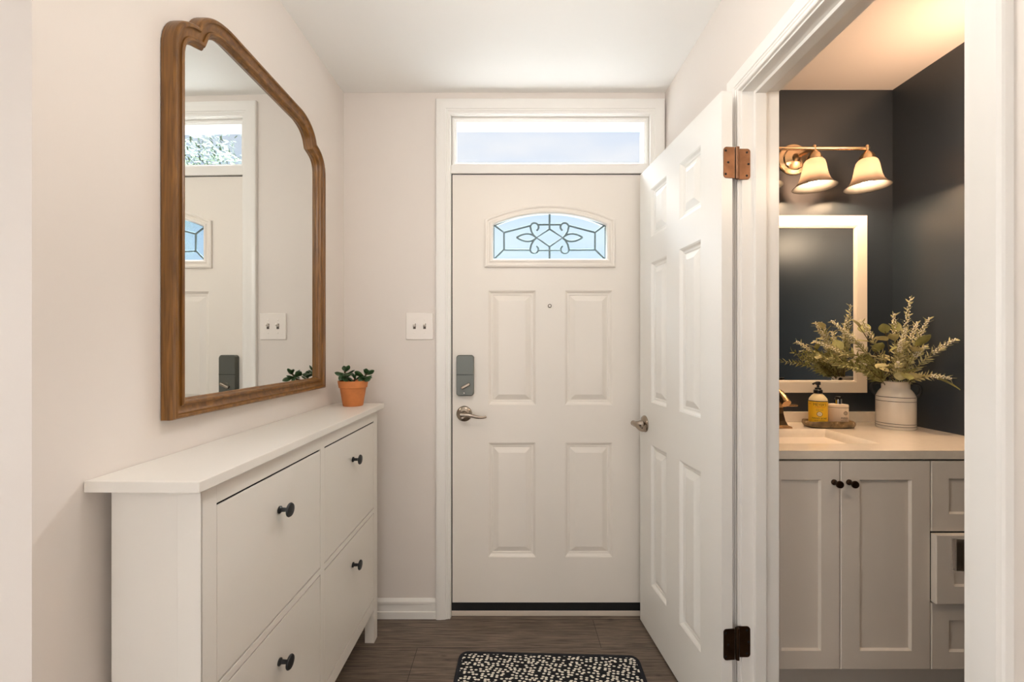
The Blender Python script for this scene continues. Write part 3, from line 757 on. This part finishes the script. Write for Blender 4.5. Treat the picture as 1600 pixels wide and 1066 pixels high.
# ---- hand soap
BZ = ZC+.0125
hs = empty('soap_bottle', (1.3195, 1.797, BZ), R(-30), label='pump bottle with a yellow label and black pump on the stone tray', cat='soap bottle')
rb = .0340
bd = MB().lathe([(rb-.004, 0), (rb, .004), (rb, .100), (rb-.002, .110), (rb-.008, .119), (rb-.014, .126), (.016, .129), (.0145, .134)], 40).build('bottle', 'soap', hs, smooth=50)
lb = MB().lathe([(rb+.0004, .008), (rb+.0005, .0095), (rb+.0005, .0975), (rb+.0004, .099)], 40); lb.f = lb.f[:-2]
lb = lb.build('label', 'yellow', hs, smooth=True)
b_ = MB().lathe([(rb+.0007, .0985), (rb+.0008, .1005), (rb+.0007, .1020)], 40); b_.f = b_.f[:-2]; b_.build('label_edge', 'ink', lb, smooth=True)
text_on('lettering', "MEYER'S", .0165, .0865, rb, 'ink', lb, sx=.80, ang=.10)
text_on('lettering', "MRS.", .007, .088, rb, 'red', lb, ang=-1.02)
text_on('lettering', "CLEAN DAY", .0070, .0765, rb, 'red', lb, ang=.12)
text_on('lettering', "HAND SOAP", .0098, .0290, rb, 'ink', lb, ang=.05)
text_on('lettering', "LIQUID · CLEANER", .0045, .0195, rb, 'ink', lb, ang=.05)
for zz in (.068, .063): text_on('lettering', "garden scented", .0042, zz, rb, 'stem', lb, ang=.05)
cvs = []; 
m = MB()
def badge(r0, r1, zc, mt, off):
    q = MB(); nn = 24; vs = []; fs = []
    for r in (r0, r1):
        for k in range(nn):
            a_ = 2*math.pi*k/nn; x = r*math.cos(a_); an = x/rb+.05
            vs.append(((rb+off)*math.sin(an), -(rb+off)*math.cos(an), zc+r*math.sin(a_)))
    fs = [(k, (k+1) % nn, (k+1) % nn+nn, k+nn) for k in range(nn)]
    q.add(vs, fs).build('badge', mt, lb)
badge(.0003, .0088, .0475, 'soap', .0010); badge(.0088, .0103, .0475, 'ink', .0011)
text_on('lettering', "SOAP", .0040, .0475, rb, 'ink', lb, ang=.05, off=.0014)
pm = MB().lathe([(.0165, .132), (.0165, .146), (.0145, .148), (.012, .149), (.0115, .156), (.005, .157), (.0045, .172)], 24).build('pump', 'pump', hs, smooth=35)
MB().lathe([(.0085, .168), (.0095, .170), (.0090, .181), (.005, .183)], 20).build('pump_head', 'pump', pm, smooth=35)
MB().tube([(0, 0, .176), (-.012, -.016, .177), (-.020, -.027, .173)], .0042, 10).build('nozzle', 'pump', pm, smooth=True)
# ---- lotion
lo = empty('lotion_bottle', (1.4075, 1.800, BZ), R(-24), label='pale flat bottle with chrome and black pump on the stone tray', cat='lotion bottle')
MB().lathe([(.041, 0), (.043, .004), (.043, .072), (.0435, .074), (.0435, .082), (.041, .085), (.018, .0875), (.013, .088)], 44, None, .86, .55).build('bottle', 'lotion', lo, smooth=35)
b_ = MB().lathe([(.0434, .0716), (.0438, .0724), (.0434, .0732)], 44, None, .86, .55); b_.f = b_.f[:-2]; b_.build('shoulder_line', 'stem', lo)
MB().lathe([(.0135, .087), (.0135, .107), (.011, .108), (.006, .108)], 24).build('collar', 'chrome', lo, smooth=35)
pm = MB().lathe([(.0105, .108), (.0105, .116), (.009, .118), (.0001, .118)], 24).build('pump_head', 'pump', lo, smooth=35)
MB().tube([(0, 0, .114), (.006, -.016, .114)], .004, 10).build('nozzle', 'pump', pm, smooth=True)
text_on('lettering', "FIZED", .0105, .028, .043, 'stem', lo, ry=.0237, ang=.42)
text_on('lettering', "hand lotion", .005, .018, .043, 'stem', lo, ry=.0237, ang=.35)
q = MB(); nn = 24; vs = []
for r in (.0062, .0080):
    for k in range(nn):
        a_ = 2*math.pi*k/nn; an = r*math.cos(a_)/.043+.50; vs.append((.0442*math.sin(an), -.0248*math.cos(an), .050+r*math.sin(a_)))
q.add(vs, [(k, (k+1) % nn, (k+1) % nn+nn, k+nn) for k in range(nn)])
an = .50
for dz in (-.002, .002): q.add([(.0442*math.sin(an+s/.043), -.0248*math.cos(an+s/.043), .050+dz+h) for s, h in ((-.005, -.0005), (.005, -.0005), (.005, .0005), (-.005, .0005))], [(0, 1, 2, 3)])
q.build('emblem', 'stem', lo)
# ---- milk-can vase
VX, VY = 1.632, 1.775
vz = empty('milk_can_vase', (VX, VY, ZC), R(-42), label='cream ceramic milk can vase with black lines and handles in the counter corner', cat='vase')
rv = .0655
vb = MB().lathe([(rv-.004, 0), (rv, .005), (rv, .133), (rv-.003, .142), (rv-.009, .154), (.050, .164), (.0465, .168), (.0465, .192), (.0485, .196), (.0465, .199), (.042, .197), (.041, .165), (.057, .14), (.059, .02), (.0001, .012)], 48).build('body', 'ceramic', vz, smooth=50)
for zz in (.013, .024, .117, .134):
    q = MB().lathe([(rv-.0003, zz-.0012), (rv+.0006, zz-.0006), (rv+.0006, zz+.0006), (rv-.0003, zz+.0012)], 48); q.f = q.f[:-2]
    q.build('painted_line', 'stripe', vz, smooth=True)
for s in (-1, 1):
    MB().tube(bez([(s*.046, 0, .188), (s*.084, 0, .200), (s*.084, 0, .150), (s*.063, 0, .138)], 12), .0065, 10).build('handle', 'black', vz, smooth=True)
# ---- artificial bouquet
bq = empty('flower_bouquet', (VX, VY, ZC), label='bouquet of sage green sprays and cream flower spikes in the milk can vase', cat='bouquet')
random.seed(11)
def needle(m, p, d, L, w, curl):
    d = d.normalized(); s = d.cross(Vector((random.uniform(-1, 1), random.uniform(-1, 1), random.uniform(-1, 1))))
    if s.length < 1e-4: s = Vector((1, 0, 0))
    s.normalize(); u = s.cross(d)
    vs = []
    for t, ww in ((0, .45), (.35, 1), (.7, .75), (1, .06)):
        c_ = p+d*L*t+u*curl*L*t*t; vs += [c_-s*w*ww, c_+u*w*.25, c_+s*w*ww]
    fs = []
    for i in range(3):
        for j in range(2): fs.append((i*3+j, i*3+j+1, i*3+4+j, i*3+3+j))
    m.add(vs, fs)
def sprig(tip, blossom=.35, nn=60, ln=.038, leafm='leaf2', lift=.5, start=.30):
    tip = Vector(tip)-Vector((VX, VY, ZC)); h = Vector((tip.x, tip.y, 0))
    b0 = Vector((random.uniform(-.02, .02), random.uniform(-.02, .02), .10))
    neck = Vector((h.x*.12, h.y*.12, .205)); neck.x = max(-.03, min(.03, neck.x)); neck.y = max(-.03, min(.03, neck.y))
    mid = neck.lerp(tip, .5)+Vector((0, 0, .05*lift))
    cv = [Vector(p) for p in bez([b0, neck, neck.lerp(mid, .6), mid, tip], 30)]
    sp = MB().tube(cv, [.0019-.0011*i/30 for i in range(31)], 6).build('sprig', 'stem' if blossom == 0 else 'leaf', bq, smooth=True)
    m = MB()
    for k in range(nn):
        t = start+(1-start)*(k/nn); i = min(29, int(t*30)); p = cv[i].lerp(cv[i+1], t*30-i); d = (cv[i+1]-cv[i]).normalized()
        a = k*2.4; s = d.cross(Vector((.3, .2, 1))).normalized(); u = s.cross(d)
        out_ = (s*math.cos(a)+u*math.sin(a))*.85+d*.75
        needle(m, p, out_, ln*random.uniform(.6, 1.1)*(1-.45*t), .0034, random.uniform(-.35, .35))
    m.build('needle_leaves', leafm, sp)
    if blossom:
        m = MB()
        for k in range(34):
            t = 1-blossom*(k/34); i = min(29, int(t*30)); p = cv[i].lerp(cv[min(30, i+1)], t*30-i); d = (cv[min(30, i+1)]-cv[i-1]).normalized()
            a = k*2.4; s = d.cross(Vector((.3, .2, 1))).normalized(); u = s.cross(d)
            r = .0024+.0036*min(1, k/14)
            q = p+(s*math.cos(a)+u*math.sin(a))*r
            m.lathe([(.0003, -.0034), (.0022, -.0018), (.0026, .0006), (.0018, .0026), (.0003, .0034)], 7, Matrix.Translation(q) @ Matrix.Rotation(a, 4, d))
        m.build('blossoms', 'blossom', sp, smooth=True)
for tip, bl in (((1.682, 1.76, 1.466), .42), ((1.639, 1.79, 1.402), .34), ((1.700, 1.70, 1.376), .36), ((1.722, 1.62, 1.289), .36), ((1.690, 1.605, 1.137), .34),
            ((1.508, 1.80, 1.375), .30), ((1.355, 1.74, 1.185), 0), ((1.545, 1.67, 1.198), .38), ((1.426, 1.78, 1.243), 0), ((1.345, 1.858, 1.285), .3), ((1.43, 1.865, 1.375), .36),
            ((1.372, 1.84, 1.205), 0), ((1.47, 1.85, 1.335), .34), ((1.33, 1.85, 1.235), 0), ((1.665, 1.68, 1.262), .35), ((1.585, 1.70, 1.285), .3), ((1.622, 1.72, 1.335), .3), ((1.69, 1.74, 1.36), .3)):
    sprig(tip, bl*.72, nn=58 if bl else 70, ln=.042 if bl else .046, leafm='leaf2' if bl else 'leaf')
def broad(m, p, d, L, w, cup=.18):
    d = d.normalized(); s = d.cross(Vector((random.uniform(-.5, .5), random.uniform(-.5, .5), 1))).normalized(); u = s.cross(d)
    vs = []; fs = []; N_ = 8; K_ = 4
    for i in range(N_+1):
        t = i/N_; ww = w*math.sin(math.pi*min(1, t*.94+.05))**.75
        for j in range(K_+1):
            v = -1+2*j/K_; vs.append(p+d*L*t+s*ww*v+u*(cup*w*v*v-.18*L*t*t))
    for i in range(N_):
        for j in range(K_): q = i*(K_+1)+j; fs.append((q, q+1, q+K_+2, q+K_+1))
    m.add(vs, fs)
def euca(tip, nl, L, w, only_tip=False):
    tip = Vector(tip)-Vector((VX, VY, ZC)); neck = Vector((max(-.03, min(.03, tip.x*.15)), max(-.03, min(.03, tip.y*.15)), .205))
    cv = [Vector(p) for p in bez([Vector((0, 0, .1)), neck, neck.lerp(tip, .5)+Vector((0, 0, .03)), tip], 24)]
    sp = MB().tube(cv, .0015, 6).build('leafy_stem', 'stem', bq, smooth=True)
    for k in range(nl):
        t = .55+.45*k/max(1, nl-1) if nl > 1 else .9; i = min(23, int(t*24)); p = cv[i]; d = (cv[i+1]-cv[i]).normalized()
        a = k*2.6; s = d.cross(Vector((.3, .2, 1))).normalized(); u = s.cross(d)
        m = MB(); broad(m, p, (s*math.cos(a)+u*math.sin(a))*.8+d*.7 if k < nl-1 else d, L*1.15*random.uniform(.8, 1.1), w*1.15)
        m.build('broad_leaf', 'leaf' if k % 2 else 'leaf2', sp, smooth=True)
for tip, nl, L, w in (((1.50, 1.81, 1.355), 5, .045, .020), ((1.565, 1.75, 1.325), 4, .048, .017), ((1.655, 1.70, 1.265), 4, .055, .018), ((1.675, 1.63, 1.130), 2, .062, .017),
                      ((1.60, 1.70, 1.150), 4, .045, .020), ((1.53, 1.72, 1.205), 5, .042, .020), ((1.42, 1.86, 1.26), 5, .045, .019), ((1.50, 1.85, 1.22), 4, .048, .020), ((1.64, 1.78, 1.33), 4, .045, .016)):
    euca(tip, nl, L, w)

# ---- bathroom mirror
bm_ = empty('bathroom_mirror', (1.2975, 1.926, 1.049), label='rectangular mirror in a flat white frame on the dark bathroom wall', cat='mirror')
q = [(-.3295, 0), (.3295, 0), (.3295, .809), (-.3295, .809)]
m = MB(); m.sweep(q, [(0, .001), (0, .016), (.002, .018), (.046, .018), (.0475, .0165), (.049, .0175), (.056, .015), (.058, .008)]); m.build('frame', 'mframe_white', bm_, smooth=25)
m = MB(); m.box(-.276, .276, -.0105, -.006, .053, .756); m.build('mirror_glass', 'mirror', bm_)
# ---- vanity light
vl = empty('vanity_light', (1.298, 1.926, 2.119), label='brushed nickel three-shade light bar glowing above the bathroom mirror', cat='wall lamp')
MB().lathe([(.070, 0), (.071, .004), (.068, .008), (.052, .012), (.048, .018), (.036, .022), (.020, .026), (.012, .040), (.010, .05)], 40, FRONT).build('backplate', 'brushed', vl, smooth=35)
BY = -.136
MB().tube(bez([(0, -.03, 0), (0, -.07, .0), (0, BY+.02, -.012), (0, BY, -.012)], 8), .0085, 12).build('arm', 'brushed', vl, smooth=True)
MB().tube([(-.236, BY, -.012), (.232, BY, -.012)], .0075, 16).build('bar', 'brushed', vl, smooth=True)
for k in (-1, 0, 1):
    s = empty('lamp_socket', (k*.226, BY, -.012)); s.parent = vl
    MB().lathe([(.004, .016), (.0075, .012), (.009, .008), (.0075, -.006), (.008, -.010), (.018, -.020), (.027, -.034), (.030, -.046), (.029, -.048)], 28).build('cup', 'brushed', s, smooth=35)
    sp_ = [(.024, -.044), (.030, -.048), (.038, -.058), (.0425, -.075), (.0455, -.095), (.050, -.118), (.058, -.140), (.070, -.157), (.0815, -.166)]
    inn = [(r-.003, z+.001) for r, z in sp_[::-1]]
    q = MB().lathe(sp_+inn, 40); q.f = q.f[:-2]
    q.build('shade', 'shade', s, smooth=60)
    MB().lathe([(.013, -.046), (.014, -.070), (.020, -.086), (.0285, -.104), (.030, -.118), (.026, -.134), (.016, -.144), (.0005, -.148)], 24).build('bulb', 'bulb', s, smooth=60)

# ------------------------------------------------------------------ tree across the street, seen in the hall mirror
random.seed(3)
te = empty('tree', (11.5, 14.0, -.12), label='leafy tree outside, seen through the transom in the hall mirror', cat='tree')
MB().tube(bez([(0, 0, 0), (.1, 0, 2), (-.1, 0, 4), (.1, 0, 6.5)], 10), [.28-.016*i for i in range(11)], 10).build('trunk', 'bark', te, smooth=True)
m = MB()
cl = [(Vector((random.uniform(-1, 1), random.uniform(-1, 1), random.uniform(-1, 1)))) for _ in range(60)]
cl = [Vector((c.x*2.6, c.y*2.4, 7.0+c.z*2.2)) for c in cl if c.length < 1.25]
for i in range(6500):
    c_ = random.choice(cl); p = c_+Vector((random.gauss(0, .42), random.gauss(0, .42), random.gauss(0, .36)))
    a = Vector((random.gauss(0, 1), random.gauss(0, 1), random.gauss(0, 1))).normalized(); b = a.orthogonal().normalized(); l = random.uniform(.07, .13)
    m.add([p-a*l, p+b*l*.5, p+a*l, p-b*l*.5], [(0, 1, 2, 3)])
m.build('foliage', 'treeleaf', te)['kind'] = 'stuff'
